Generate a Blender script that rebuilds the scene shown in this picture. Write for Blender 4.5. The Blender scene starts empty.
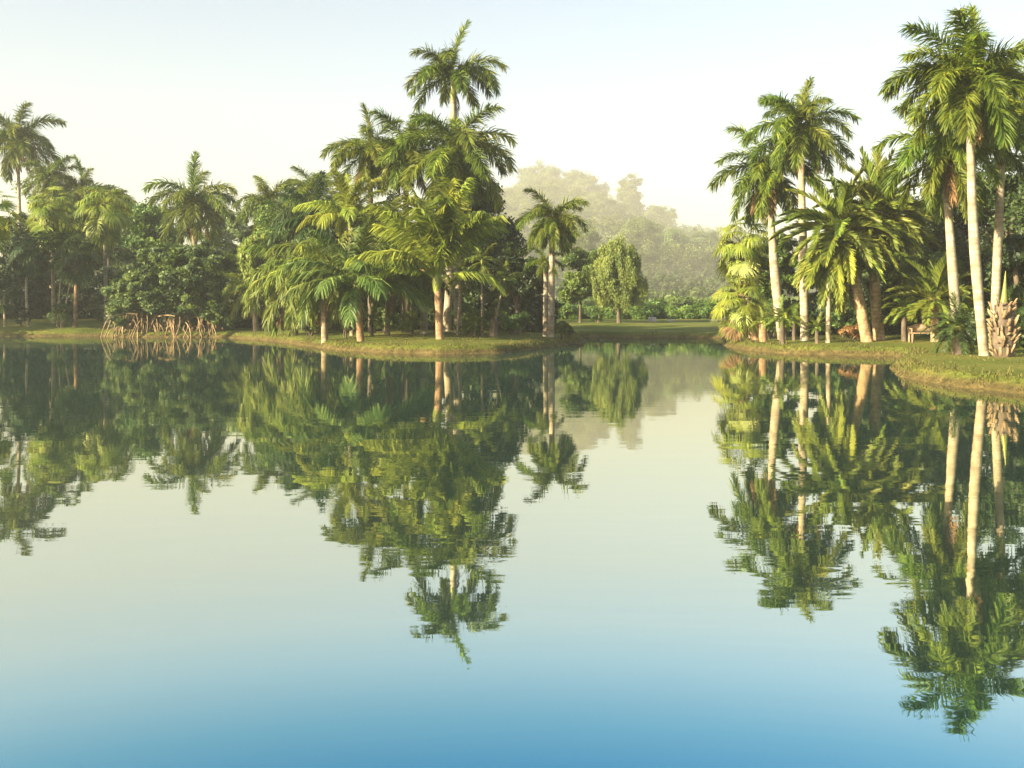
import bpy, math, random
import numpy as np

C = bpy.context.scene.collection
SC = bpy.context.scene
R = math.radians
CAM_H, HOR, F = 2.0, 310.0, 1000.0

# ------------------------------------------------------------------ helpers
class G:
    """Collects quads; builds ONE mesh."""
    def __init__(self):
        self.v, self.f, self.a, self.n = [], [], [], 0
    def add(self, V, Q, a=None):
        V = np.asarray(V, float).reshape(-1, 3); Q = np.asarray(Q, int).reshape(-1, 4)
        self.v.append(V); self.f.append(Q + self.n); self.n += len(V)
        if a is None: a = np.full(len(V), .5)
        self.a.append(np.broadcast_to(np.asarray(a, float), (len(V),)).copy())
    def mesh(self, name, smooth=False):
        V = np.concatenate(self.v); Q = np.concatenate(self.f); A = np.concatenate(self.a)
        m = bpy.data.meshes.new(name)
        m.vertices.add(len(V)); m.vertices.foreach_set('co', V.astype('f').ravel())
        m.loops.add(len(Q) * 4); m.loops.foreach_set('vertex_index', Q.astype('i').ravel())
        m.polygons.add(len(Q))
        m.polygons.foreach_set('loop_start', (np.arange(len(Q)) * 4).astype('i'))
        m.polygons.foreach_set('loop_total', np.full(len(Q), 4, 'i'))
        if smooth: m.polygons.foreach_set('use_smooth', np.ones(len(Q), bool))
        at = m.attributes.new('tone', 'FLOAT', 'POINT'); at.data.foreach_set('value', A.astype('f'))
        m.update(calc_edges=True); m.validate()
        return m

def link(name, data, mat=None, parent=None, loc=None, rot=None, scale=None):
    o = bpy.data.objects.new(name, data); C.objects.link(o)
    if mat is not None and data is not None and len(data.materials) == 0: data.materials.append(mat)
    if parent is not None: o.parent = parent
    if loc is not None: o.location = loc
    if rot is not None: o.rotation_euler = rot
    if scale is not None: o.scale = (scale,) * 3 if isinstance(scale, (int, float)) else scale
    return o

def tag(o, label=None, cat=None, group=None, kind=None):
    if label: o['label'] = label
    if cat: o['category'] = cat
    if group: o['group'] = group
    if kind: o['kind'] = kind
    return o

def thing(name, label, cat, loc, group=None, rz=0):
    return tag(link(name, None, loc=loc, rot=(0, 0, rz)), label, cat, group)

def tube(g, path, rad, sides=10, a=None, cap=True):
    P = np.asarray(path, float); n = len(P); rad = np.broadcast_to(np.asarray(rad, float), (n,))
    T = np.gradient(P, axis=0); T /= np.linalg.norm(T, axis=1)[:, None] + 1e-9
    ref = np.array([0, 1., 0]) if abs(T[:, 1]).mean() < .8 else np.array([1., 0, 0])
    U = np.cross(T, ref); U /= np.linalg.norm(U, axis=1)[:, None] + 1e-9
    W = np.cross(T, U)
    th = np.linspace(0, 2 * math.pi, sides, endpoint=False)
    V = P[:, None] + rad[:, None, None] * (np.cos(th)[None, :, None] * U[:, None] + np.sin(th)[None, :, None] * W[:, None])
    V = V.reshape(-1, 3)
    i = np.arange(n - 1)[:, None] * sides; j = np.arange(sides)[None]; k = (j + 1) % sides
    Q = np.stack([i + j, i + k, i + sides + k, i + sides + j], -1).reshape(-1, 4)
    g.add(V, Q, a)
    if cap and rad[-1] > .02 and sides % 2 == 0:      # close the top with quads
        b = (n - 1) * sides; q = []
        for s in range(sides // 2 - 1): q.append([s, s + 1, sides - 2 - s, sides - 1 - s])
        g.add(V[b:b + sides], q)

def box(g, c, s, rz=0):
    x, y, z = np.array(s) / 2
    V = np.array([[-x, -y, -z], [x, -y, -z], [x, y, -z], [-x, y, -z], [-x, -y, z], [x, -y, z], [x, y, z], [-x, y, z]])
    cs, sn = math.cos(rz), math.sin(rz)
    V = V @ np.array([[cs, sn, 0], [-sn, cs, 0], [0, 0, 1]]) + np.array(c)
    g.add(V, [[0, 3, 2, 1], [4, 5, 6, 7], [0, 1, 5, 4], [1, 2, 6, 5], [2, 3, 7, 6], [3, 0, 4, 7]])

def curve_pts(p0, p1, n=14, bow=(0, 0, 0), pw=1.0):
    t = np.linspace(0, 1, n)[:, None]
    p0, p1, bow = map(lambda q: np.asarray(q, float), (p0, p1, bow))
    return p0 + (p1 - p0) * t ** pw + bow * np.sin(math.pi * t)

def X(px, D): return (px - 512) / F * D
def Zp(py, D): return CAM_H - (py - HOR) / F * D

# ------------------------------------------------------------------ materials
def new_mat(name):
    m = bpy.data.materials.new(name); m.use_nodes = True
    nt = m.node_tree; nt.nodes.clear()
    out = nt.nodes.new('ShaderNodeOutputMaterial')
    def N(t, **kw):
        n = nt.nodes.new('ShaderNode' + t)
        for k, v in kw.items():
            if k.startswith('i_'): n.inputs[k[2:].replace('_', ' ')].default_value = v
            else: setattr(n, k, v)
        return n
    return m, nt, N, out, nt.links.new

def ramp(N, stops):
    r = N('ValToRGB'); e = r.color_ramp.elements
    while len(e) < len(stops): e.new(.5)
    for el, (p, c) in zip(e, stops):
        el.position = p; el.color = (*c, 1)
    return r

def leaf_mat(name, dark, mid, light, transl=.35, rough=.5, hue=.02):
    m, nt, N, out, L = new_mat(name)
    at = N('Attribute', attribute_name='tone')
    r = ramp(N, [(0, dark), (.5, mid), (1, light)]); L(at.outputs['Fac'], r.inputs[0])
    oi = N('ObjectInfo')
    hs = N('HueSaturation')
    mr = N('MapRange'); mr.inputs['To Min'].default_value = .5 - hue; mr.inputs['To Max'].default_value = .5 + hue
    mv = N('MapRange'); mv.inputs['To Min'].default_value = .78; mv.inputs['To Max'].default_value = 1.2
    L(oi.outputs['Random'], mr.inputs[0]); L(mr.outputs[0], hs.inputs['Hue'])
    mm = N('Math', operation='FRACT'); mu = N('Math', operation='MULTIPLY'); mu.inputs[1].default_value = 7.3
    L(oi.outputs['Random'], mu.inputs[0]); L(mu.outputs[0], mm.inputs[0]); L(mm.outputs[0], mv.inputs[0]); L(mv.outputs[0], hs.inputs['Value'])
    L(r.outputs[0], hs.inputs['Color'])
    p = N('BsdfPrincipled'); p.inputs['Roughness'].default_value = rough
    p.inputs['Specular IOR Level'].default_value = .35
    L(hs.outputs[0], p.inputs['Base Color'])
    t = N('BsdfTranslucent'); L(hs.outputs[0], t.inputs['Color'])
    mx = N('MixShader'); mx.inputs[0].default_value = transl
    L(p.outputs[0], mx.inputs[1]); L(t.outputs[0], mx.inputs[2]); L(mx.outputs[0], out.inputs[0])
    return m

def bark_mat(name, c1, c2, c3, ring=0., scale=3., bump=.4):
    m, nt, N, out, L = new_mat(name)
    tc = N('TexCoord'); n1 = N('TexNoise', i_Scale=scale, i_Detail=6.)
    mp = N('Mapping'); mp.inputs['Scale'].default_value = (1, 1, .35 if ring == 0 else 1.6)
    L(tc.outputs['Object'], mp.inputs[0]); L(mp.outputs[0], n1.inputs['Vector'])
    r = ramp(N, [(.25, c1), (.5, c2), (.75, c3)]); L(n1.outputs['Fac'], r.inputs[0])
    col = r.outputs[0]
    b = N('Bump', i_Strength=bump, i_Distance=.05); L(n1.outputs['Fac'], b.inputs['Height'])
    n5 = N('TexNoise', i_Scale=1.3, i_Detail=5., i_Roughness=.65); L(tc.outputs['Object'], n5.inputs['Vector'])
    st_ = ramp(N, [(.38, (.45, .42, .36)), (.56, (1, 1, 1)), (1, (1, 1, 1))]); L(n5.outputs['Fac'], st_.inputs[0])
    mst = N('MixRGB', blend_type='MULTIPLY'); mst.inputs[0].default_value = .75; L(col, mst.inputs[1]); L(st_.outputs[0], mst.inputs[2]); col = mst.outputs[0]
    if ring:
        w = N('TexWave', bands_direction='Z', i_Scale=ring, i_Distortion=1.2, i_Detail=2.)
        L(tc.outputs['Object'], w.inputs['Vector'])
        rr = ramp(N, [(0, (.74, .72, .68)), (.25, (1, 1, 1)), (1, (1, 1, 1))]); L(w.outputs['Fac'], rr.inputs[0])
        mx = N('MixRGB', blend_type='MULTIPLY'); mx.inputs[0].default_value = .7
        L(col, mx.inputs[1]); L(rr.outputs[0], mx.inputs[2]); col = mx.outputs[0]
    p = N('BsdfPrincipled'); p.inputs['Roughness'].default_value = .85
    L(col, p.inputs['Base Color']); L(b.outputs[0], p.inputs['Normal']); L(p.outputs[0], out.inputs[0])
    return m

M = {}
M['royal'] = leaf_mat('royal_palm_leaf', (.034, .068, .008), (.098, .152, .014), (.25, .28, .024))
M['coco'] = leaf_mat('lime_palm_leaf', (.13, .19, .018), (.27, .33, .040), (.42, .45, .070), .4)
M['teal'] = leaf_mat('bluish_palm_leaf', (.045, .085, .016), (.095, .16, .030), (.20, .25, .045), .35)
M['phoenix'] = leaf_mat('date_palm_leaf', (.050, .090, .012), (.14, .19, .024), (.27, .30, .040))
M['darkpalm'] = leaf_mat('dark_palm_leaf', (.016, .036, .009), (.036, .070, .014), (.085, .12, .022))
M['fan'] = leaf_mat('fan_palm_leaf', (.085, .13, .014), (.20, .255, .030), (.35, .38, .055))
M['dead'] = leaf_mat('dead_palm_leaf', (.10, .060, .024), (.19, .118, .048), (.28, .185, .080), .25, .8, .01)
M['leafdark'] = leaf_mat('dark_tree_leaf', (.009, .020, .005), (.022, .042, .009), (.055, .085, .016), .18)  # dark leaf, lowered further to put deep shade into the colour
M['leafmid'] = leaf_mat('green_tree_leaf', (.030, .065, .010), (.075, .130, .018), (.15, .21, .026), .3)
M['leaflight'] = leaf_mat('pale_tree_leaf', (.060, .100, .014), (.145, .19, .026), (.24, .28, .042), .35)
M['weep'] = leaf_mat('weeping_tree_leaf', (.09, .13, .025), (.19, .24, .045), (.29, .33, .075), .35)  # mist-lit paleness put into the leaf colour
M['leafgrey'] = leaf_mat('haze_lightened_leaf', (.060, .095, .022), (.11, .16, .036), (.18, .24, .055), .3)  # leaf colour lightened to thicken the haze on far trees
M['leafblue'] = leaf_mat('root_tree_leaf', (.026, .066, .016), (.075, .135, .028), (.18, .25, .038), .3)
M['redleaf'] = leaf_mat('russet_shrub_leaf', (.10, .045, .018), (.19, .09, .032), (.26, .15, .045), .25)
M['petiole'] = leaf_mat('palm_crownshaft', (.09, .13, .02), (.17, .21, .035), (.25, .27, .05), .1, .4)
M['trunk_royal'] = bark_mat('royal_palm_trunk', (.20, .165, .10), (.33, .28, .19), (.43, .38, .28), 1.6, 2.2, .2)
M['trunk_tan'] = bark_mat('tan_palm_trunk', (.17, .10, .05), (.30, .185, .095), (.42, .28, .15), 2.2, 4.)
M['trunk_grey'] = bark_mat('grey_palm_trunk', (.16, .13, .08), (.27, .22, .14), (.38, .32, .21), 1.6, 4.)
M['trunk_date'] = bark_mat('date_palm_trunk', (.18, .12, .06), (.33, .23, .12), (.47, .35, .19), 1.8, 5., .8)
M['bark'] = bark_mat('tree_bark', (.06, .045, .03), (.11, .085, .055), (.18, .14, .09), 0, 6.)
M['root'] = bark_mat('prop_root_bark', (.12, .08, .035), (.23, .16, .075), (.37, .28, .14), 0, 7.)
M['boot'] = bark_mat('leaf_base_stub', (.09, .055, .028), (.24, .17, .085), (.38, .29, .17), 0, 4.5)
M['wood'] = bark_mat('bench_wood', (.22, .155, .09), (.32, .235, .14), (.42, .32, .21), 0, 12., .15)
M['stone'] = bark_mat('pale_stone', (.36, .32, .25), (.5, .46, .38), (.62, .58, .5), 0, 5., .5)
M['grass'] = leaf_mat('bank_grass', (.060, .075, .018), (.12, .125, .030), (.19, .17, .050), .3, .7)
M['drygrass'] = leaf_mat('dry_edge_grass', (.055, .062, .014), (.11, .105, .026), (.18, .155, .045), .3, .8)

# ------------------------------------------------------------------ terrain
SHORE_PX = [(-900, 30), (-420, 48), (-200, 58), (-90, 69), (-30, 74), (0, 75), (60, 75.5), (103, 76), (118, 73.4), (160, 73), (222, 73.2), (234, 70.5),
            (262, 66), (290, 60), (310, 55), (335, 50.5), (380, 46.8), (440, 45.2), (500, 46.3), (535, 50.5), (565, 55.5), (583, 60.5), (588, 64.5),
            (585, 68), (577, 72), (562, 75.5), (575, 74.5), (600, 73), (640, 72.4), (700, 71.5), (730, 70), (728, 65), (722, 60), (724, 55), (745, 49.5),
            (780, 46.3), (820, 44.6), (860, 44), (893, 43.4), (906, 41), (897, 37.5), (888, 34.5), (892, 31.2), (915, 28.2), (950, 26.3), (1024, 23.8),
            (1150, 21.5), (1400, 19)]
shore = [(X(p, d), d) for p, d in SHORE_PX]
LAND = np.array([(-1110, 20)] + shore + [(60, 10), (1110, 0), (1110, 1920), (-1110, 1920)], float)

def sdist(x, y):
    """Signed distance to the waterline, positive on land."""
    x = np.asarray(x, float); y = np.asarray(y, float)
    best = np.full(x.shape, 1e9); inside = np.zeros(x.shape, bool)
    n = len(LAND)
    for i in range(n):
        ax, ay = LAND[i]; bx, by = LAND[(i + 1) % n]
        dx, dy = bx - ax, by - ay
        t = np.clip(((x - ax) * dx + (y - ay) * dy) / (dx * dx + dy * dy + 1e-12), 0, 1)
        best = np.minimum(best, np.hypot(x - ax - t * dx, y - ay - t * dy))
        cond = (ay > y) != (by > y)
        if by != ay:
            inside ^= cond & (x < (bx - ax) * (y - ay) / (by - ay) + ax)
    return np.where(inside, best, -best)

def sstep(a, b, v):
    t = np.clip((v - a) / (b - a), 0, 1); return t * t * (3 - 2 * t)

def height(x, y):
    x = np.asarray(x, float); y = np.asarray(y, float)
    d = sdist(x, y)
    wob = .5 * np.sin(x * .9 + 1.3 * np.sin(y * .7)) + .5 * np.sin(x * 2.3 - y * 1.9)
    dl = d + .16 * wob
    dd = np.maximum(dl, 0)
    right = sstep(8, 13, x) * (1 - sstep(37, 43, y))
    left = 1 - sstep(-34, -27, x)
    gain = 1 - .72 * right
    z = .34 * sstep(-.05, .55, dl) + gain * (.33 * (1 - np.exp(-dd / 6)) + .011 * np.minimum(dd, 60)) + left * .55 * (1 - np.exp(-dd / 4))
    z = z + .02 * wob * sstep(0, 3, dd)
    z = z + (138 * np.exp(-.5 * (((x - 40) / 115) ** 2 + ((y - 1400) / 420) ** 2)) + 92 * np.exp(-.5 * (((x - 370) / 190) ** 2 + ((y - 1750) / 250) ** 2))) * sstep(108, 150, y)
    z = np.where(dl < -.05, np.maximum(-1.6, -.05 + .35 * dl), z)
    back = 1 - sstep(-3.5, 1.5, y)              # the bank the camera stands on
    bank = .35 * back + .1 * back * np.sin(x * .6)
    z = np.where((d < 0) & (y < 3) & (np.abs(x) < 40), np.maximum(z, -1.6 + 2.0 * back + .05 * bank), z)
    return z

def gz(x, y): return float(height(np.array([x]), np.array([y]))[0])

def axis(lo, hi, core0, core1, step, grow=1.16):
    c = list(np.arange(core0, core1 + step / 2, step)); s = step; v = core1
    while v < hi: s *= grow; v += s; c.append(min(v, hi))
    s = step; v = core0
    while v > lo: s *= grow; v -= s; c.insert(0, max(v, lo))
    return np.array(c)

xs = axis(-1100, 1100, -60, 24, .33); ys = axis(-40, 1910, 22, 84, .33, 1.12)
GX, GY = np.meshgrid(xs, ys)
gzv = height(GX.ravel(), GY.ravel())
V = np.stack([GX.ravel(), GY.ravel(), gzv], 1)
nx, ny = len(xs), len(ys)
i = np.arange(ny - 1)[:, None] * nx; j = np.arange(nx - 1)[None]
Q = np.stack([i + j, i + j + 1, i + nx + j + 1, i + nx + j], -1).reshape(-1, 4)
g = G(); g.add(V, Q)

m, nt, N, out, L = new_mat('lawn_ground')
tc = N('TexCoord'); geo = N('NewGeometry')
n1 = N('TexNoise', i_Scale=.22, i_Detail=5.); L(tc.outputs['Object'], n1.inputs['Vector'])
n2 = N('TexNoise', i_Scale=9., i_Detail=4.); L(tc.outputs['Object'], n2.inputs['Vector'])
r1 = ramp(N, [(.3, (.060, .086, .013)), (.5, (.105, .128, .020)), (.72, (.165, .155, .038))]); L(n1.outputs['Fac'], r1.inputs[0])
r2 = ramp(N, [(.3, (.6, .6, .6)), (.7, (1.15, 1.15, 1.1))]); L(n2.outputs['Fac'], r2.inputs[0])
mx = N('MixRGB', blend_type='MULTIPLY'); mx.inputs[0].default_value = .8; L(r1.outputs[0], mx.inputs[1]); L(r2.outputs[0], mx.inputs[2])
sep = N('SeparateXYZ'); L(geo.outputs['Position'], sep.inputs[0])
ad = N('Math', operation='MULTIPLY_ADD'); ad.inputs[1].default_value = .22; L(n1.outputs['Fac'], ad.inputs[0]); L(sep.outputs['Z'], ad.inputs[2])
ms = N('MapRange'); ms.inputs['From Min'].default_value = .24; ms.inputs['From Max'].default_value = .38; L(ad.outputs[0], ms.inputs[0])
n3 = N('TexNoise', i_Scale=3., i_Detail=6.); L(tc.outputs['Object'], n3.inputs['Vector'])
soil = ramp(N, [(.3, (.050, .040, .014)), (.55, (.10, .078, .028)), (.75, (.17, .13, .055))]); L(n3.outputs['Fac'], soil.inputs[0])
mm = N('MixRGB'); L(ms.outputs[0], mm.inputs[0]); L(soil.outputs[0], mm.inputs[1]); L(mx.outputs[0], mm.inputs[2])
b = N('Bump', i_Strength=.8, i_Distance=.06); L(n2.outputs['Fac'], b.inputs['Height'])
p = N('BsdfPrincipled'); p.inputs['Roughness'].default_value = .95; p.inputs['Specular IOR Level'].default_value = .1
L(mm.outputs[0], p.inputs['Base Color']); L(b.outputs[0], p.inputs['Normal']); L(p.outputs[0], out.inputs[0])
tag(link('ground', g.mesh('ground', True), m), kind='structure')

# ------------------------------------------------------------------ water
m, nt, N, out, L = new_mat('lake_water')
tc = N('TexCoord')
mp = N('Mapping'); mp.inputs['Scale'].default_value = (.55, 1.6, 1); L(tc.outputs['Object'], mp.inputs[0])
w1 = N('TexNoise', i_Scale=1.1, i_Detail=3., i_Roughness=.5); L(mp.outputs[0], w1.inputs['Vector'])
w2 = N('TexNoise', i_Scale=.12, i_Detail=2.); L(mp.outputs[0], w2.inputs['Vector'])
pm = N('MapRange'); pm.inputs['From Min'].default_value = .4; pm.inputs['From Max'].default_value = .65
pm.inputs['To Min'].default_value = .35; pm.inputs['To Max'].default_value = 1.; L(w2.outputs['Fac'], pm.inputs[0])
mu = N('Math', operation='MULTIPLY'); L(w1.outputs['Fac'], mu.inputs[0]); L(pm.outputs[0], mu.inputs[1])
b = N('Bump', i_Strength=.07, i_Distance=.04); L(mu.outputs[0], b.inputs['Height'])
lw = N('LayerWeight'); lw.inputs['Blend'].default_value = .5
r = ramp(N, [(.50, (.03, .26, .47)), (.584, (.125, .39, .585)), (.62, (.24, .50, .62)), (.67, (.49, .65, .67)), (.704, (.62, .69, .64)), (.758, (.68, .675, .57)), (1., (.69, .655, .54))])  # reflected blue falloff painted into the glossy colour by view angle
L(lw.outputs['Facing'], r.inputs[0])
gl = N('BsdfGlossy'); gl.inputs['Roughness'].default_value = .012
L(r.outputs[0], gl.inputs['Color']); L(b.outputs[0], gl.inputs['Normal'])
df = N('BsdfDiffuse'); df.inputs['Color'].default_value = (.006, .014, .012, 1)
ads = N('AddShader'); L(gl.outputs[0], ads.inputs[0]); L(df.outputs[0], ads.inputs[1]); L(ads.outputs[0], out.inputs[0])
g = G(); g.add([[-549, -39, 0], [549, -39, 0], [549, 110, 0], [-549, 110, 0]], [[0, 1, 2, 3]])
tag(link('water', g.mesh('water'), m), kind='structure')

# ------------------------------------------------------------------ palm fronds (unit length, growing along +X)
def frond_geo(e0, curl, nleaf=60, ll=.24, lw=.011, bare=.12, style='plume', droop=.5, fwd=40, seed=0, rach=.010):
    rs = np.random.RandomState(seed)
    g = G(); n = 22
    t = np.linspace(0, 1, n); e = np.radians(e0 - curl * t ** 1.35)
    side_bend = rs.uniform(-.10, .10)
    st = 1 / (n - 1)
    P = np.zeros((n, 3))
    P[1:, 0] = np.cumsum(np.cos(e[:-1])) * st; P[1:, 2] = np.cumsum(np.sin(e[:-1])) * st
    P[:, 1] = side_bend * t ** 2
    tube(g, P, rach * (1 - .85 * t), 4, .75, cap=False)
    tt = np.concatenate([np.linspace(bare, .995, nleaf)] * 2) + rs.uniform(-.004, .004, nleaf * 2)
    tt = np.clip(tt, 0, 1)
    sd = np.concatenate([np.ones(nleaf), -np.ones(nleaf)])
    k = len(tt)
    B = np.stack([np.interp(tt, t, P[:, c]) for c in range(3)], 1)
    ee = np.interp(tt, t, e)
    T = np.stack([np.cos(ee), 2 * side_bend * tt * .5, np.sin(ee)], 1); T /= np.linalg.norm(T, axis=1)[:, None]
    S = np.stack([np.zeros(k), sd, np.zeros(k)], 1)
    U = np.cross(T, np.stack([np.zeros(k), np.ones(k), np.zeros(k)], 1)) * -1; U[:, :] = np.stack([-np.sin(ee), np.zeros(k), np.cos(ee)], 1)
    fw = np.radians(fwd + 25 * tt + rs.normal(0, 6, k))
    if style == 'plume': up = np.radians(rs.normal(5, 34, k))
    elif style == 'vee': up = np.radians(rs.normal(32, 8, k))
    else: up = np.radians(rs.normal(6, 9, k))
    D = S * (np.cos(fw) * np.cos(up))[:, None] + T * np.sin(fw)[:, None] + U * (np.cos(fw) * np.sin(up))[:, None]
    D /= np.linalg.norm(D, axis=1)[:, None]
    s = np.clip((tt - bare) / (1 - bare), 0, 1)
    ln = ll * (.35 + .75 * np.sin(math.pi * np.clip(.12 + .80 * s, 0, 1)) ** .8) * rs.uniform(.8, 1.12, k)
    dz = np.array([0, 0, -1.])
    p0 = B; D1 = D + dz * droop * .25; D1 /= np.linalg.norm(D1, axis=1)[:, None]
    p1 = p0 + D1 * (ln * .45)[:, None]
    D2 = D1 + dz * droop * (.9 + .5 * rs.rand(k))[:, None]; D2 /= np.linalg.norm(D2, axis=1)[:, None]
    p2 = p1 + D2 * (ln * .55)[:, None]
    Wd = np.cross(D1, np.cross(T, D1)); Wd /= np.linalg.norm(Wd, axis=1)[:, None] + 1e-9
    tw = rs.normal(0, .5, k)[:, None]
    Nn = np.cross(D1, Wd); Wd = Wd * np.cos(tw) + Nn * np.sin(tw)
    w = lw * rs.uniform(.8, 1.2, k)[:, None]
    V = np.stack([p0 - Wd * w * .35, p0 + Wd * w * .35, p1 + Wd * w * .5, p1 - Wd * w * .5, p2 + Wd * w * .12, p2 - Wd * w * .12], 1).reshape(-1, 3)
    q = np.arange(k)[:, None] * 6
    Q = np.concatenate([q + np.array([[0, 1, 2, 3]]), q + np.array([[3, 2, 4, 5]])])
    g.add(V, Q, np.repeat(np.clip(rs.normal(.5, .22, k), 0, 1), 6))
    return g

CLS = [86, 68, 50, 32, 14, -6, -30, -58, -80]
CURL = [34, 62, 84, 88, 80, 66, 48, 28, 10]
KIND = {
    'royal': dict(nleaf=125, ll=.235, lw=.0155, bare=.08, style='plume', droop=.42, fwd=30, rach=.011),
    'coco': dict(nleaf=70, ll=.27, lw=.018, bare=.20, style='flat', droop=.75, fwd=34, rach=.012),
    'phoenix': dict(nleaf=72, ll=.20, lw=.024, bare=.10, style='vee', droop=.12, fwd=38, rach=.011),
    'bushy': dict(nleaf=70, ll=.26, lw=.019, bare=.14, style='plume', droop=.9, fwd=34, rach=.011),
    'cycad': dict(nleaf=42, ll=.16, lw=.020, bare=.08, style='flat', droop=.10, fwd=28, rach=.010),
    'date': dict(nleaf=80, ll=.19, lw=.026, bare=.06, style='vee', droop=.10, fwd=44, rach=.011),
}
KIND['spear'] = dict(nleaf=120, ll=.21, lw=.014, bare=.12, style='plume', droop=.35, fwd=46, rach=.012)
_fr = {}
def frond_mesh(kind, c, v, mat):
    key = (kind, c, v, mat)
    if key not in _fr:
        kw = dict(KIND[kind]); cm = {'royal': 1.0, 'coco': .88, 'phoenix': .62, 'bushy': 1.1, 'cycad': .8, 'date': .85, 'spear': .95}[kind]
        if mat == 'dead': kw.update(nleaf=int(kw['nleaf'] * .6), droop=1.2)
        rs = random.Random(hash((kind, c, v)) % 1000 if False else c * 31 + v * 7 + len(kind))
        gg = frond_geo(CLS[c] + rs.uniform(-6, 6), CURL[c] * cm * rs.uniform(.85, 1.15), seed=c * 17 + v * 101 + len(kind) * 7, **kw)
        me = gg.mesh(kind + '_frond'); me.materials.append(M[mat]); _fr[key] = me
    return _fr[key]

def put_frond(root, kind, mat, top, L, az, elev, rs, name='frond', label=None):
    if kind == 'royal' and elev > 77: kind = 'spear'
    c = min(range(len(CLS)), key=lambda q: abs(CLS[q] - elev))
    o = link(name, frond_mesh(kind, c, rs.randint(0, 3), mat), parent=root, loc=top,
             rot=(rs.uniform(-.18, .18), 0, az), scale=L * rs.uniform(.86, 1.08))
    if label: o['label'] = label
    return o

# fan leaf, unit radius, petiole along +X
def fan_geo(e0, seed, nseg=24, spread=230, droop=.5, pet=.95, lw=.06):
    rs = np.random.RandomState(seed); g = G()
    e = math.radians(e0)
    t = np.linspace(0, 1, 8); pe = e - t ** 2 * .6
    P = np.zeros((8, 3)); P[1:, 0] = np.cumsum(np.cos(pe[1:])) * pet / 7; P[1:, 2] = np.cumsum(np.sin(pe[1:])) * pet / 7
    tube(g, P, .016 * (1 - .4 * t), 4, .8, cap=False)
    h = P[-1]; ef = pe[-1] - .35
    T = np.array([math.cos(ef), 0, math.sin(ef)]); S = np.array([0, 1., 0]); U = np.array([-math.sin(ef), 0, math.cos(ef)])
    for a in np.radians(np.linspace(-spread / 2, spread / 2, nseg)):
        a += rs.normal(0, .03)
        d = T * math.cos(a) + S * math.sin(a) + U * .12
        side = -T * math.sin(a) + S * math.cos(a)
        ln = (.62 + .2 * math.cos(a * .6)) * rs.uniform(.88, 1.08)
        p = [h]; dd = d.copy()
        for s, fr in enumerate((.35, .33, .32)):
            dd = dd + np.array([0, 0, -1.]) * droop * (.05, .55, 1.3)[s] * rs.uniform(.3, 1.7); dd /= np.linalg.norm(dd)
            p.append(p[-1] + dd * ln * fr)
        ws = [.008, lw * .5, lw * .42, .006]
        V = []
        for q, w in zip(p, ws): V += [q - side * w, q + side * w]
        g.add(V, [[0, 1, 3, 2], [2, 3, 5, 4], [4, 5, 7, 6]], min(1, max(0, rs.normal(.5, .2))))
    return g
_fan = {}
def fan_mesh(c, v, mat, droop):
    key = (c, v, mat, droop)
    if key not in _fan:
        me = fan_geo(CLS[c], c * 13 + v * 7 + 3, droop=droop).mesh('fan_leaf'); me.materials.append(M[mat]); _fan[key] = me
    return _fan[key]

GOLD = 2.399963

def trunk_geo(top, r0, r1, bulge=0., bow=(0, 0, 0), flare=.25, n=22, sides=12, a=.5):
    g = G(); P = curve_pts((0, 0, -.25), top, n, bow)
    t = np.linspace(0, 1, n)
    r = r0 + (r1 - r0) * t + bulge * np.exp(-((t - .45) / .22) ** 2) + flare * r0 * np.exp(-t / .035)
    tube(g, P, r, sides, a)
    return g

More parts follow.
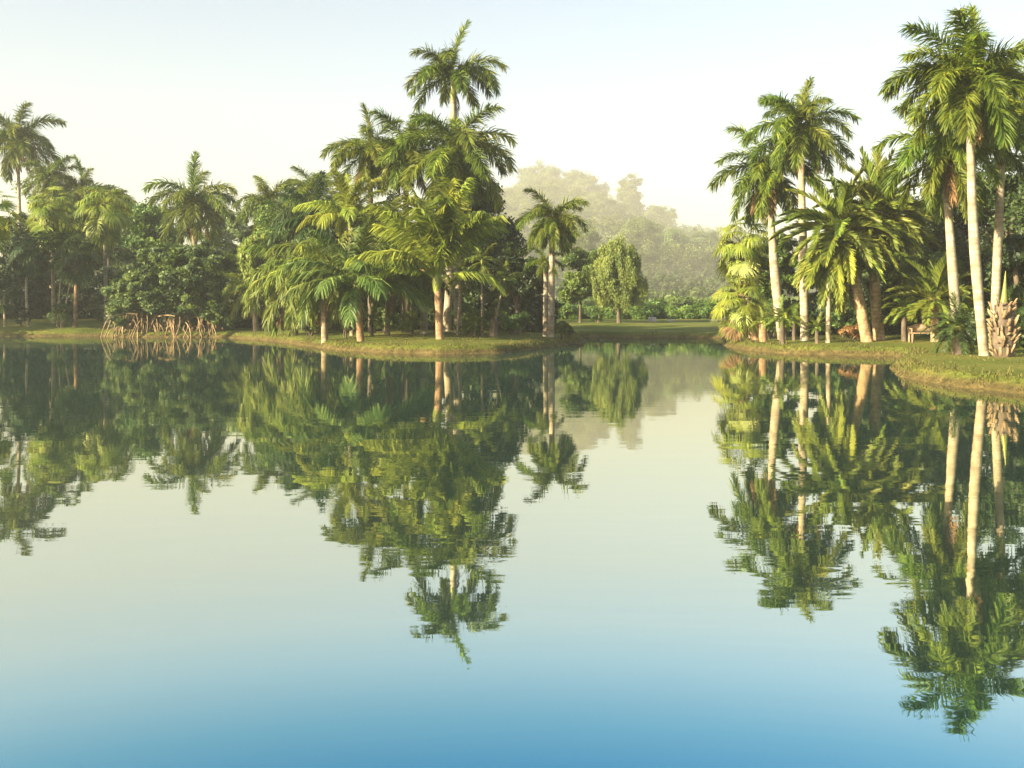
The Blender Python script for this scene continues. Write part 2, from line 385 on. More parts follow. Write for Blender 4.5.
def palm(label, px, D, cpx, cpy, Rpx, kind='royal', mat=None, n=17, trunk='trunk_royal', r0=.24, r1=.16, bulge=.05, emax=72, emin=-50,
         dead=0, shaft=None, bow=(0, 0, 0), seed=0, name='royal_palm', group='royal palms', cat='palm tree', Dc=None, hang=0, extra=(), zb=None, az0=None):
    rs = random.Random(seed * 77 + int(px) + int(cpy) * 3)
    mat = mat or kind
    x, y = X(px, D), D
    z = gz(x, y) if zb is None else zb
    Dc = Dc or D
    root = thing(name, label, cat, (x, y, z), group)
    top = np.array([X(cpx, Dc) - x, Dc - y, Zp(cpy, Dc) - z])
    L = Rpx / F * D * 1.12
    if shaft is None: shaft = kind == 'royal'
    sh = .42 * L if shaft else 0
    ttop = top - np.array([0, 0, sh])
    if trunk: link('trunk', trunk_geo(ttop, r0, r1, bulge, bow).mesh('trunk', True), M[trunk], root)
    if shaft:
        g = G(); q = np.linspace(0, 1, 9)
        tube(g, curve_pts(ttop - np.array([0, 0, .04]), top, 9), r1 * (1.18 - .15 * q - .5 * q ** 4), 12, .35 + .3 * q.repeat(12))
        link('crownshaft', g.mesh('crownshaft', True), M['petiole'], root)
    else:
        g = G(); q = np.linspace(0, 1, 7)
        tube(g, curve_pts(ttop - np.array([0, 0, .22 * L * .5]), ttop + np.array([0, 0, .10 * L]), 7), r1 * (1.0 + .35 * np.sin(math.pi * q) ** 1.0) * np.where(q < 1, 1, .3), 10)
        link('crown_heart', g.mesh('crown_heart', True), M['dead' if kind in ('phoenix', 'date', 'bushy') else 'petiole'], root)
    az = rs.uniform(0, 6.28) if az0 is None else az0
    n = int(n * 1.3)
    for k in range(n):
        f = k / max(1, n - 1)
        el = emax + (emin - emax) * f ** .85 + rs.uniform(-7, 7)
        az += GOLD
        put_frond(root, kind, mat, top + np.array([0, 0, .02 * L * (1 - f)]), L * (.82 + .2 * math.sin(math.pi * min(1, .25 + f * .6))), az, el, rs)
    for k in range(hang):
        az += GOLD
        put_frond(root, kind, 'fan', top - np.array([0, 0, .05 * L]), L * 1.05, az, rs.choice((-30, -58, -80, -80)), rs)
    for k in range(dead):
        az += GOLD
        put_frond(root, kind, 'dead', top - np.array([0, 0, .06 * L]), L * .7, az, rs.choice((-58, -80)), rs, 'dead_frond', 'withered brown frond hanging down')
    for (a, el, s) in extra:
        put_frond(root, kind, mat, top, L * s, R(a), el, rs)
    return root

def fan_palm(label, px, D, cpx, cpy, Rpx, mat='fan', n=26, trunk='trunk_grey', r0=.16, r1=.13, emax=80, emin=-65, droop=.6, seed=0, bow=(0, 0, 0), dead=0, group='fan palms', zb=None):
    rs = random.Random(seed * 91 + int(px))
    x, y = X(px, D), D; z = gz(x, y) if zb is None else zb
    root = thing('fan_palm', label, 'palm tree', (x, y, z), group)
    top = np.array([X(cpx, D) - x, 0, Zp(cpy, D) - z]); Rr = Rpx / F * D
    link('trunk', trunk_geo(top, r0, r1, 0, bow).mesh('trunk', True), M[trunk], root)
    az = rs.uniform(0, 6.28)
    for k in range(n + dead):
        f = k / (n - 1); az += GOLD; dd = k >= n
        el = emax + (emin - emax) * f ** .8 + rs.uniform(-8, 8) if not dd else -80
        c = min(range(len(CLS)), key=lambda q: abs(CLS[q] - el))
        link('dead_leaf' if dd else 'fan_leaf', fan_mesh(c, rs.randint(0, 1), 'dead' if dd else mat, droop), parent=root, loc=top - np.array([0, 0, .38 * Rr * f]),
             rot=(rs.uniform(-.5, .5), 0, az), scale=Rr * .6 * rs.uniform(.7, 1.2))
    return root

# ------------------------------------------------------------------ leafy crowns
def leaves(g, pos, rs, size, aspect=1.8, up=.5, outward=None, tone=None, down=0.):
    k = len(pos)
    nrm = rs.normal(0, 1, (k, 3)); nrm /= np.linalg.norm(nrm, axis=1)[:, None]
    nrm[:, 2] += up
    if outward is not None: nrm = nrm * .8 + outward * 1.0
    nrm /= np.linalg.norm(nrm, axis=1)[:, None]
    d = rs.normal(0, 1, (k, 3)); d[:, 2] -= down * 2.5
    d -= nrm * (d * nrm).sum(1)[:, None] * (0.95 if down < .5 else .2); d /= np.linalg.norm(d, axis=1)[:, None] + 1e-9
    s = np.cross(nrm, d); s /= np.linalg.norm(s, axis=1)[:, None] + 1e-9
    sz = (size * rs.uniform(.6, 1.35, k))[:, None]
    a = d * sz * .5 * aspect ** .5; b = s * sz * .5 / aspect ** .5
    V = np.stack([pos - a, pos + b - a * .1, pos + a, pos - b - a * .1], 1).reshape(-1, 3)
    if tone is None: tone = np.clip(rs.normal(.5, .2, k), 0, 1)
    g.add(V, np.arange(k * 4).reshape(-1, 4), np.repeat(tone, 4))

def crown_geo(blobs, nclump, per, csize, lsize, seed, aspect=1.8, shell=.75, weep=0., flat=.65, low=-.6):
    """blobs: (centre, radii). Clumps of leaves spread over the blobs; gaps remain between clumps."""
    rs = np.random.RandomState(seed); g = G()
    vol = np.array([b[1][0] * b[1][1] + b[1][0] * b[1][2] for b in blobs]); cnt = np.maximum(2, (vol / vol.sum() * nclump)).astype(int)
    cents = []
    for (c, r), m_ in zip(blobs, cnt):
        c = np.array(c, float); r = np.array(r, float)
        d = rs.normal(0, 1, (m_ * 3, 3)); d /= np.linalg.norm(d, axis=1)[:, None]
        d = d[d[:, 2] > low][:m_]
        rad = rs.uniform(shell, 1.03, len(d)) * (1 + .12 * np.sin(3 * d[:, 0] + 5 * d[:, 2] + seed) + .08 * rs.normal(0, 1, len(d)))
        cc = c + d * rad[:, None] * r
        ct = np.clip(rs.normal(.5, .16, len(d)), 0, 1)
        for q, dd, tn in zip(cc, d, ct):
            lsize_ = lsize * .82
            kk = int(per * 2.7 * rs.uniform(.6, 1.4))
            cs = csize * rs.uniform(.65, 1.35)
            o = rs.normal(0, 1, (kk, 3)); o /= np.linalg.norm(o, axis=1)[:, None]; o *= (rs.rand(kk) ** .45)[:, None]
            o = o * cs * np.array([1, 1, flat])
            pos = q + o
            if weep:
                pos[:, 2] -= weep * rs.rand(kk) ** 1.2 * rs.uniform(.5, 1.1); pos[:, :2] = q[:2] + (pos[:, :2] - q[:2]) * .6
            leaves(g, pos, rs, lsize_, aspect, .12, np.tile(dd, (kk, 1)), np.clip(tn + rs.normal(0, .13, kk), 0, 1), 1. if weep else 0.)
        cents.append(cc)
    return g, np.concatenate(cents)

def limbs_geo(base, top, r0, targets, rs, bow=(0, 0, 0), n_l=9, sides=8):
    g = G(); base = np.array(base, float); top = np.array(top, float)
    P = curve_pts(base, top, 12, bow); t = np.linspace(0, 1, 12)
    tube(g, P, r0 * (1 - .5 * t) + r0 * .5 * np.exp(-t / .06), 10)
    idx = rs.choice(len(targets), min(n_l, len(targets)), replace=False)
    for q in idx:
        s = P[rs.randint(6, 12)]; e = targets[q]; e = s + (e - s) * .9
        mid = np.array([0, 0, .12 * np.linalg.norm(e - s)])
        tt = np.linspace(0, 1, 8)
        tube(g, curve_pts(s, e, 8, mid), r0 * .38 * (1 - .8 * tt) + .012, 6, cap=False)
    return g

def tree(label, px, D, top_y, half_w, bot_y, mat='leafmid', nclump=90, per=60, lsize=.2, seed=0, name='leafy_tree', group=None, cat='tree', trunk=True,
         blobs=None, weep=0., csize=None, aspect=1.8, zb=None, bark='bark', tr=.22, flat=.65, shell=.7, low=-.6):
    rs = np.random.RandomState(seed + 5)
    x, y = X(px, D), D; z = gz(x, y) if zb is None else zb
    root = thing(name, label, cat, (x, y, z), group)
    zt, zbm = Zp(top_y, D) - z, max(.4, Zp(bot_y, D) - z)
    w = half_w / F * D; hh = (zt - zbm) / 2; zc = (zt + zbm) / 2
    if blobs is None:
        blobs = [((0, 0, zc), (w * .72, w * .7, hh * .9))]
        for k in range(6):
            a = rs.uniform(0, 6.28); rr = rs.uniform(.35, .62) * w
            blobs.append(((math.cos(a) * rr, math.sin(a) * rr, zc + rs.uniform(-.55, .62) * hh), (w * rs.uniform(.32, .48), w * .42, hh * rs.uniform(.28, .42))))
    cs = csize or max(w, hh) * .17
    g, cents = crown_geo(blobs, nclump, per, cs, lsize, seed, aspect, shell, weep, flat, low)
    if trunk:
        link('trunk', limbs_geo((0, 0, -.3), (rs.uniform(-.1, .1) * w, 0, zbm + hh * .9), tr, cents, rs).mesh('trunk', True), M[bark], root)
    link('crown', g.mesh('crown'), M[mat], root)
    return root

def shrub(label, px, D, top_y, half_w, mat='leafmid', nclump=40, per=60, lsize=.12, seed=0, name='shrub', group='shrubs on the banks', aspect=2.2):
    rs = np.random.RandomState(seed + 9)
    x, y = X(px, D), D; z = gz(x, y)
    root = thing(name, label, 'shrub', (x, y, z), group)
    h = Zp(top_y, D) - z; w = half_w / F * D
    blobs = [((0, 0, h * .45), (w * .8, w * .7, h * .5))]
    for k in range(4):
        a = rs.uniform(0, 6.28)
        blobs.append(((math.cos(a) * w * .5, math.sin(a) * w * .5, h * rs.uniform(.3, .65)), (w * .45, w * .4, h * .33)))
    g, cents = crown_geo(blobs, nclump, per, min(w, h) * .25, lsize, seed, aspect, .6)
    link('foliage', g.mesh('foliage'), M[mat], root)
    st = G()
    for q in rs.choice(len(cents), 7):
        tube(st, curve_pts((rs.uniform(-.1, .1), rs.uniform(-.1, .1), -.15), cents[q] * .9, 7, (0, 0, .1)), .03, 5, cap=False)
    link('stem', st.mesh('stem'), M['bark'], root)
    return root

def cycad(label, px, D, cpy, Rpx, n=22, mat='phoenix', kind='cycad', seed=0, emax=80, emin=-15, r0=.14, name='cycad', cat='cycad', group='cycads and low palms on the right bank', trunk='bark', dead=0, cpx=None):
    return palm(label, px, D, cpx or px, cpy, Rpx, kind, mat, n, trunk, r0, r0 * .9, 0, emax, emin, dead, False, seed=seed, name=name, group=group, cat=cat)

# ================================================================== PLANTING
# ---- central clump
palm('tallest royal palm, its airy crown alone against the sky above the central clump', 446, 62, 453, 74, 54, n=11, emax=46, emin=-14, seed=1, extra=((20, 86, .8), (200, 66, .6)), r0=.26, r1=.17, dead=1, bow=(.2, 0, 0))
palm('royal palm with wide dark crown right under the tallest one', 458, 59, 456, 150, 62, n=20, emin=-60, dead=7, seed=2, mat='royal')
palm('royal palm with crown left of the wide dark one, merging with it', 406, 61, 406, 148, 46, n=17, emin=-55, dead=4, seed=3, mat='royal', trunk='bark')
palm('royal palm on the left shoulder of the central clump, arching over pale feathery palms', 372, 62, 370, 152, 46, n=16, emin=-40, dead=3, seed=14, trunk='bark')
palm('lime green young palm with tan trunk in the middle of the island lawn', 440, 50, 437, 281, 88, 'coco', n=22, trunk='trunk_tan', r0=.21, r1=.17, bulge=0, emax=88, emin=57, seed=5,
     name='lime_palm', group='young palms on the island lawn', bow=(.02, 0, 0), extra=((178, 26, .70), (5, 28, .70), (250, 62, .95), (290, 66, .95)))
palm('blue-green young palm with leaning tan trunk, left of the lime green one on the lawn', 361, 51, 357, 287, 68, 'coco', 'teal', n=15, trunk='trunk_tan', r0=.2, r1=.16, bulge=0, emax=84, emin=0, seed=6,
     name='young_palm', group='young palms on the island lawn', extra=((175, 10, .9), (10, 22, 1.1)))
palm('drooping dark palm on a slim straight trunk, next left of the blue-green young palm', 325, 54, 323, 268, 58, 'bushy', 'phoenix', n=20, trunk='trunk_grey', r0=.19, r1=.16, bulge=0, emax=70, emin=-55, dead=3, seed=7,
     name='drooping_palm', group='feathery palms of the island')
palm('squat bushy palm skirted with brown dead fronds at the island edge', 295, 63, 296, 280, 52, 'bushy', 'phoenix', n=24, trunk='trunk_grey', r0=.2, r1=.2, bulge=0, emax=75, emin=-62, dead=12, seed=8,
     name='bushy_palm', group='feathery palms of the island')
palm('dense dark round-headed palm behind the squat bushy one', 318, 66, 318, 222, 46, 'bushy', 'darkpalm', n=30, trunk='bark', r0=.2, r1=.2, bulge=0, emax=85, emin=-65, seed=9,
     name='round_palm', group='feathery palms of the island')
palm('pale yellow feathery palm below the left shoulder royal palm', 352, 59, 350, 222, 50, 'coco', 'coco', n=14, trunk='trunk_grey', r0=.13, r1=.11, bulge=0, emax=88, emin=20, seed=10,
     name='feathery_palm', group='feathery palms of the island')
palm('yellowish feathery palm crowded against the lime green palm on its left side', 388, 57, 386, 262, 55, 'coco', 'phoenix', n=14, trunk='trunk_grey', r0=.13, r1=.11, bulge=0, emax=86, emin=-15, dead=6, seed=11,
     name='feathery_palm', group='feathery palms of the island')
palm('royal palm with twin-looking white trunk alone at the right end of the island', 551, 58, 552, 218, 37, n=18, emax=66, emin=-62, seed=12, r0=.2, r1=.15, bulge=.02)
palm('short pale trunk close beside the lone white royal palm, under its crown', 545.5, 58.6, 546, 262, 20, n=9, emin=-50, seed=13, r0=.17, r1=.14, bulge=0)
for (lb, px, D, cpx, cpy, Rp, sd) in (
        ('slender understory palm with thin straight stem just right of the lime green palm', 457, 55, 461, 277, 20, 21),
        ('slender understory palm with thin stem midway between lime green palm and stump', 482, 56, 482, 262, 22, 22),
        ('slender understory palm leaning right, beside the dark stump', 490, 56, 505, 280, 20, 23)):
    palm(lb, px, D, cpx, cpy, Rp, 'coco', 'phoenix', n=10, trunk='trunk_grey', r0=.07, r1=.055, bulge=0, emax=80, emin=-30, seed=sd, name='slender_palm', group='slender palms under the central trees', dead=1)
root = thing('tree_stump', 'dark broken stump on the lawn right of the slender palms', 'stump', (X(493, 55), 55, gz(X(493, 55), 55)), None)
g = G(); q = np.linspace(0, 1, 8); tube(g, curve_pts((0, 0, -.2), (.1, 0, 1.0), 8), .24 + .16 * np.exp(-q * 6) - .05 * q, 10); link('trunk', g.mesh('trunk', True), M['bark'], root)
g = G(); tube(g, curve_pts((.1, 0, .55), (.48, -.05, .85), 5), [.1, .09, .07, .06, .05], 8); link('broken_limb', g.mesh('broken_limb', True), M['bark'], root)
palm('thick short palm with white trunk base, left behind the lime green palm', 424, 57, 424, 272, 34, 'bushy', 'royal', n=16, trunk='trunk_royal', r0=.22, r1=.2, bulge=0, emax=80, emin=-60, seed=24,
     name='stout_palm', group='feathery palms of the island')

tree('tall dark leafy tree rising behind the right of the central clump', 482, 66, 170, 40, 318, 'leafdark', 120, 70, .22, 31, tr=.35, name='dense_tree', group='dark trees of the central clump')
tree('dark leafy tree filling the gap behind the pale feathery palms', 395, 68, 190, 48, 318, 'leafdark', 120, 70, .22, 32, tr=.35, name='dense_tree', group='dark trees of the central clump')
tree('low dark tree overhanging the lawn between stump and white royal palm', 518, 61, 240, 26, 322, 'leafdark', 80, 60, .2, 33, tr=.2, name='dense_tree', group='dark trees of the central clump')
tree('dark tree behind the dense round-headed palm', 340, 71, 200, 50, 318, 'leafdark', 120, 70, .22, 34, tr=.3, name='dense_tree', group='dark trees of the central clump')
shrub('rounded dark shrub at the foot of the lone white royal palm', 563, 58.5, 320, 14, 'leafmid', 30, 50, .12, 35)
shrub('small leafy shrub in the shade behind the lime green trunk', 470, 57, 322, 16, 'leafmid', 30, 40, .12, 36)
shrub('small light green shrub between the two young palms', 345, 56, 300, 10, 'leaflight', 30, 50, .14, 37)

for (lb, px, D, ty, hw, mt, sd) in (
        ('mid green shrub low between the drooping dark palm and the squat bushy one', 310, 60, 306, 15, 'leafmid', 401),
        ('leafy dark shrub between the two young palm trunks, set back in the shade', 385, 60.5, 303, 17, 'leafblue', 402),
        ('pale green shrub just left of the thick short palm with white base', 408, 61, 310, 13, 'leaflight', 403),
        ('broad green shrub behind the slender stems right of the lime green palm', 472, 61, 302, 18, 'leafmid', 404),
        ('dark green shrub filling the shade right of the stump', 512, 58.5, 308, 17, 'leafblue', 405),
        ('light shrub behind the stump, touching the low overhanging tree', 497, 62, 296, 13, 'leaflight', 406)):
    shrub(lb, px, D, ty, hw, mt, 34, 55, .14, sd)
for (lb, px, D, cpy, Rp, sd) in (('fern-like cycad in the shade left of the lime green palm trunk', 412, 56, 322, 17, 411), ('fern-like cycad in the shade between slender stems and stump', 475, 55.5, 323, 16, 412),
                                 ('fern-like cycad at the back of the lawn behind the blue-green young palm', 372, 57, 320, 17, 413)):
    cycad(lb, px, D, cpy, Rp, 18, 'royal', seed=sd, r0=.1, group='cycads under the island palms')

# ---- left bank
palm('royal palm on the far left skyline, faded and taller than its neighbours', 22, 112, 18, 138, 42, n=17, emin=-45, dead=3, seed=41)
palm('royal palm standing alone above the prop-rooted tree, crown clear on the skyline', 195, 88, 194, 200, 46, n=17, emin=-58, dead=4, seed=42, extra=((100, 84, 1.05),), r0=.3, r1=.22)
palm('royal palm halfway between the lone skyline palm and the central clump', 268, 84, 268, 202, 36, n=16, emin=-60, dead=3, seed=43, r0=.26)
palm('royal palm just left of the pale feathery palms, tip upright', 313, 82, 312, 192, 34, n=15, emin=-40, seed=44, r0=.26, dead=1)
for (lb, px, cpy, Rp, sd) in (('faded royal palm crown just right below the far left skyline palm', 52, 178, 30, 45),
                              ('faded royal palm crown in the middle of the low skyline row above the fan palms', 82, 190, 30, 46),
                              ('faded royal palm crown ending the low skyline row above the fan palms', 108, 204, 24, 47)):
    palm(lb, px, 104, px, cpy, Rp, n=14, emin=-45, seed=sd)
fan_palm('fan palm with shaggy yellow-green globe crown, left of the taller bare-trunked one', 54, 80, 52, 206, 32, seed=1, n=58, droop=.9, emin=-75)
fan_palm('fan palm with shaggy globe crown on a clear pale trunk beside the prop-rooted tree', 106, 80, 105, 203, 32, seed=2, n=60, droop=.9, emin=-75)
fan_palm('shaded fan palm with pinkish straight trunk between the two shaggy fan palms', 75, 77.5, 77, 250, 28, 'darkpalm', 40, 'trunk_tan', seed=3)
fan_palm('shaded fan palm on a thin white curving trunk near the far left bank', 29, 77.5, 30, 245, 27, 'darkpalm', 38, 'trunk_royal', .11, .08, seed=4, bow=(-.25, 0, 0))
fan_palm('fan palm cut by the left picture edge, one bright leaf reaching in', -14, 64, -14, 206, 38, 'coco', seed=5, droop=.12, n=34)
fan_palm('small fan palm with short pale trunk lowest on the far left bank', 5, 77, 4, 290, 17, 'darkpalm', 16, 'trunk_royal', .1, .09, seed=6)
for (lb, px, cpx, cpy, sd) in (('thin leaning palm stem, left of a crossing pair under the fan palms', 57, 62, 262, 51), ('thin leaning palm stem, right of a crossing pair under the fan palms', 61, 73, 268, 52)):
    palm(lb, px, 78, cpx, cpy, 16, 'coco', 'darkpalm', n=9, trunk='trunk_grey', r0=.08, r1=.06, bulge=0, emax=80, emin=-30, seed=sd, name='slender_palm', group='slender palms on the left bank')
for (lb, px, D, ty, hw, mt, sd) in (
        ('dark tree at the far left edge behind the thin white palm', 12, 90, 205, 34, 'leafdark', 61),
        ('dark tree behind the two shaggy fan palms', 78, 92, 196, 38, 'leafmid', 62),
        ('green leafy tree between shaggy fan palms and lone skyline palm', 143, 94, 200, 34, 'leafmid', 63),
        ('green leafy tree behind the prop-rooted tree, under the lone skyline palm', 212, 93, 232, 38, 'leafmid', 64),
        ('bright green leafy tree under the halfway skyline palm', 258, 92, 222, 36, 'leafmid', 65),
        ('dark green tree behind the dense round-headed palm, far back', 300, 90, 215, 34, 'leafmid', 66)):
    tree(lb, px, D, ty, hw, 322, mt, 110, 65, .26, sd, tr=.3, name='leafy_tree', group='trees behind the left bank')
for (lb, px, D, ty, hw, sd) in (('faded rounded tree far behind the fan palms', 120, 150, 190, 36, 67), ('faded low tree far behind the lone skyline palm', 235, 150, 205, 40, 68), ('faded tree far behind the left row of skyline crowns', 45, 150, 172, 45, 69), ('faded tree between the low skyline row and the lone skyline palm', 150, 135, 198, 34, 171), ('faded tree behind the palm halfway between lone skyline palm and clump', 285, 140, 188, 34, 172), ('faded tree on the skyline just right of the low crown row', 112, 138, 186, 26, 173)):
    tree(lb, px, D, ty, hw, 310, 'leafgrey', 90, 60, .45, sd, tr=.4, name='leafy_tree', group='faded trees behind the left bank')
tree('willowy light green tree beside the prop-rooted tree, foliage falling to the bank', 268, 73, 228, 34, 325, 'leaflight', 120, 70, .2, 70, weep=.9, aspect=3, name='willowy_tree', tr=.16)
palm('bushy low palm at the right side of the prop-rooted tree, fronds brushing the bank', 256, 73, 254, 292, 30, 'bushy', 'phoenix', n=20, trunk='trunk_grey', r0=.2, r1=.2, bulge=0, emax=80, emin=-35, dead=4, seed=73,
     name='bushy_palm', group='feathery palms of the island')
tree('green leafy tree directly above the crown of the willowy tree', 276, 80, 205, 34, 318, 'leafmid', 120, 65, .22, 74, tr=.25, name='leafy_tree', group='trees behind the left bank')
shrub('low leafy shrub at the foot of the pinkish fan palm trunk', 60, 77, 300, 13, 'leafmid', 26, 45, .14, 71)
shrub('low dark shrub at the left bank beside the thin white palm', 22, 77.5, 303, 12, 'leafdark', 26, 45, .14, 72)

def shade_wood():  # trees outside the view, added to throw shade on the left bank
    g = G()
    for k, (x_, y_, h_) in enumerate(((-47, 71, 13), (-53, 77, 14), (-58, 68, 14))):
        z = gz(x_, y_)
        gg, cc = crown_geo([((x_, y_, z + h_ * .58), (3.4, 3.4, h_ * .42)), ((x_ - 1, y_ + 1, z + h_ * .35), (3.6, 3.4, h_ * .3)), ((x_ + 1, y_ - 1, z + h_ * .75), (3, 3, h_ * .25))], 80, 45, .9, .32, 300 + k, 1.8, .6)
        tube(gg, curve_pts((x_, y_, z - .3), (x_ + .3, y_, z + h_ * .7), 8), np.linspace(.35, .15, 8), 8, .1)
        g.add(np.concatenate(gg.v), np.concatenate(gg.f), np.concatenate(gg.a))
    tag(link('shade_wood', g.mesh('shade_wood'), M['leafmid']), 'unseen leafy wood added on the near left shore to shade the fan palms', 'wood', kind='stuff')
shade_wood()

# the prop-rooted tree
def prop_tree():
    rs = np.random.RandomState(3); D = 74.5; px = 170
    x, y = X(px, D), D; z = gz(x, y)
    root = thing('prop_root_tree', 'sprawling tree on tangled tan prop roots at the water edge of the left bank', 'tree', (x, y, z))
    k = D / F
    def P(px_, py_, dy=0): return np.array([(px_ - px) * k, dy, Zp(py_, D) - z])
    blobs = [(P(126, 297, -.5), (1.1, 1.2, 1.5)), (P(148, 286, -.8), (1.6, 1.5, 1.5)), (P(138, 305, -.9), (1.0, 1.0, .8)), (P(176, 280, -1), (1.9, 1.8, 1.5)), (P(212, 312, -.5), (.9, 1., .9)), (P(204, 278, -.6), (1.8, 1.8, 1.9)), (P(224, 300, -.4), (1.0, 1.3, 1.9)),
             (P(163, 257), (1.6, 1.5, .9)), (P(192, 256), (1.7, 1.5, .9)), (P(120, 315, -.6), (.7, 1, 1.0)), (P(220, 266), (1.3, 1.3, 1.1)), (P(160, 303, -.9), (1.3, 1.0, .8)), (P(192, 303, -.7), (1.2, 1.0, .8)), (P(228, 316, -.3), (.9, 1, .9)), (P(116, 300, -.3), (.9, 1, 1.2))]
    g, c = crown_geo(blobs, 330, 60, .42, .22, 7, 3.0, .55, low=-.9)
    link('crown', g.mesh('crown'), M['leafblue'], root)
    st = G(); rt = G()
    for q in range(15):
        bx = rs.uniform(128, 212); s = P(bx, 326, rs.uniform(-.4, 1.2)); e = c[rs.randint(len(c))] * np.array([.9, .3, .85]) + np.array([0, .4, 0])
        b = np.array([rs.uniform(-.7, .7), rs.uniform(-.5, .1), rs.uniform(-.1, .5)])
        t = np.linspace(0, 1, 12); pts = curve_pts(s, e, 12, b) + np.cumsum(rs.normal(0, .05, (12, 3)), 0)
        tube(st, pts, .13 - .08 * t, 7, cap=False)
        for j in range(5):
            a = pts[rs.randint(1, 5)]; e2 = np.array([a[0] + rs.uniform(-.9, .9), a[1] - rs.uniform(-.3, 1.2), -z - .35])
            tube(rt, curve_pts(a * np.array([1, 1, .75]), e2, 9, (rs.uniform(-.3, .3), 0, rs.uniform(-.1, .3))), .05 - .02 * np.linspace(0, 1, 9), 5, cap=False)
    for q in range(70):
        bx = rs.uniform(112, 226); s = P(bx, rs.uniform(313, 329), rs.uniform(-1.4, .2)); e2 = np.array([s[0] + rs.uniform(-.7, .7), s[1] - rs.uniform(.1, .7), -z - .3])
        tube(rt, curve_pts(s, e2, 8, (rs.uniform(-.2, .2), 0, .15)), .04, 5, cap=False)
    for q in range(6):                                    # low branches sprawling over the water
        s = P(rs.uniform(125, 215), rs.uniform(305, 322), -.8); e2 = s + np.array([rs.uniform(-2.4, 2.4), rs.uniform(-1.4, -.2), rs.uniform(-.5, .9)])
        tube(st, curve_pts(s, e2, 9, (0, 0, rs.uniform(-.3, .4))), .07 - .04 * np.linspace(0, 1, 9), 6, cap=False)
    link('stem', st.mesh('stem', True), M['root'], root); link('prop_root', rt.mesh('prop_root', True), M['root'], root)
prop_tree()

# ---- far lawn and the misty wood
tree('pale weeping tree standing alone on the far lawn', 619, 90, 232, 29, 312, 'weep', 200, 120, .16, 81, weep=1.3, aspect=3, name='weeping_tree', tr=.2, csize=.7, blobs=[((0, 0, 4.4), (2.1, 2.1, 3.0)), ((-.9, 0, 3.2), (1.2, 1.4, 1.9)), ((1, 0, 3.3), (1.3, 1.4, 1.9)), ((.3, 0, 6), (1.5, 1.5, 1.7)), ((-1, .3, 5.3), (1.2, 1.3, 1.5))])
tree('darker rounded tree on a thin trunk beside the weeping tree', 580, 92, 246, 24, 314, 'leafmid', 100, 65, .24, 82, name='leafy_tree', tr=.14)
shrub('small bush under the gap between weeping tree and darker rounded tree', 597, 91, 310, 7, 'leafmid', 20, 40, .16, 83)
misty = [(541, 1300, 55, 32), (586, 1280, 54, 28), (572, 420, 33, 13), (630, 1180, 74, 22), (655, 1160, 52, 28), (688, 1080, 46, 24), (668, 640, 30, 16), (718, 1640, 50, 38), (640, 600, 36, 17), (702, 700, 30, 18), (735, 620, 28, 17), (752, 800, 34, 18)]
mlab = ['huge misty tree right behind the white royal palm, highest of the misty wood', 'misty tree on the left slope of the wood, above the weeping tree', 'soft misty tree close behind the darker rounded tree',
        'misty tree forming the central hump of the fogged skyline', 'misty tree just right of the central hump of the fogged skyline', 'misty tree low on the descending fogged skyline',
        'misty tree behind the lawn between weeping tree and gap', 'faintest misty tree at the far end of the fogged skyline', 'misty dark tree close behind the weeping tree on its right',
        'misty tree behind the pale stones of the far lawn', 'misty tree beside the shaggy fan palm of the right bank', 'faint misty tree half behind the shaggy fan palm']
for k, ((px, D, hm, wm), lb) in enumerate(zip(misty, mlab)):
    zg = gz(X(px, D), D)
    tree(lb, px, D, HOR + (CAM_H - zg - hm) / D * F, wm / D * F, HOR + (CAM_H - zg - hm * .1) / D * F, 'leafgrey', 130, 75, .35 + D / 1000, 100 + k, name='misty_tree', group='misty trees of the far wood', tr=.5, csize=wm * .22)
def far_wood():
    rs = np.random.RandomState(77); g = G()
    for D in [560, 630, 700, 800, 900, 980, 1060, 1130, 1200, 1270, 1340, 1420, 1560, 1680, 1780]:
        px = 480 + rs.uniform(0, 10)
        while px < 830:
            d = D + rs.uniform(-15, 15); x = X(px, d); z = gz(x, d); hm = rs.uniform(11, 20) + D / 70; wm = rs.uniform(5, 9) + D / 95
            gg, _ = crown_geo([((x, d, z + hm * .5), (wm, wm, hm * .5)), ((x + rs.uniform(-.5, .5) * wm, d, z + hm * .75), (wm * .6, wm * .6, hm * .3))], 26, 38, wm * .3, .4 + D / 800, int(px * D) % 9999, 1.6, .7)
            g.add(np.concatenate(gg.v), np.concatenate(gg.f), np.concatenate(gg.a)); px += wm / d * F * rs.uniform(1.0, 1.7)
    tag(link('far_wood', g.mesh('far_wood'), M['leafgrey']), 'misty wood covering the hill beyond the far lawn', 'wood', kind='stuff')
far_wood()
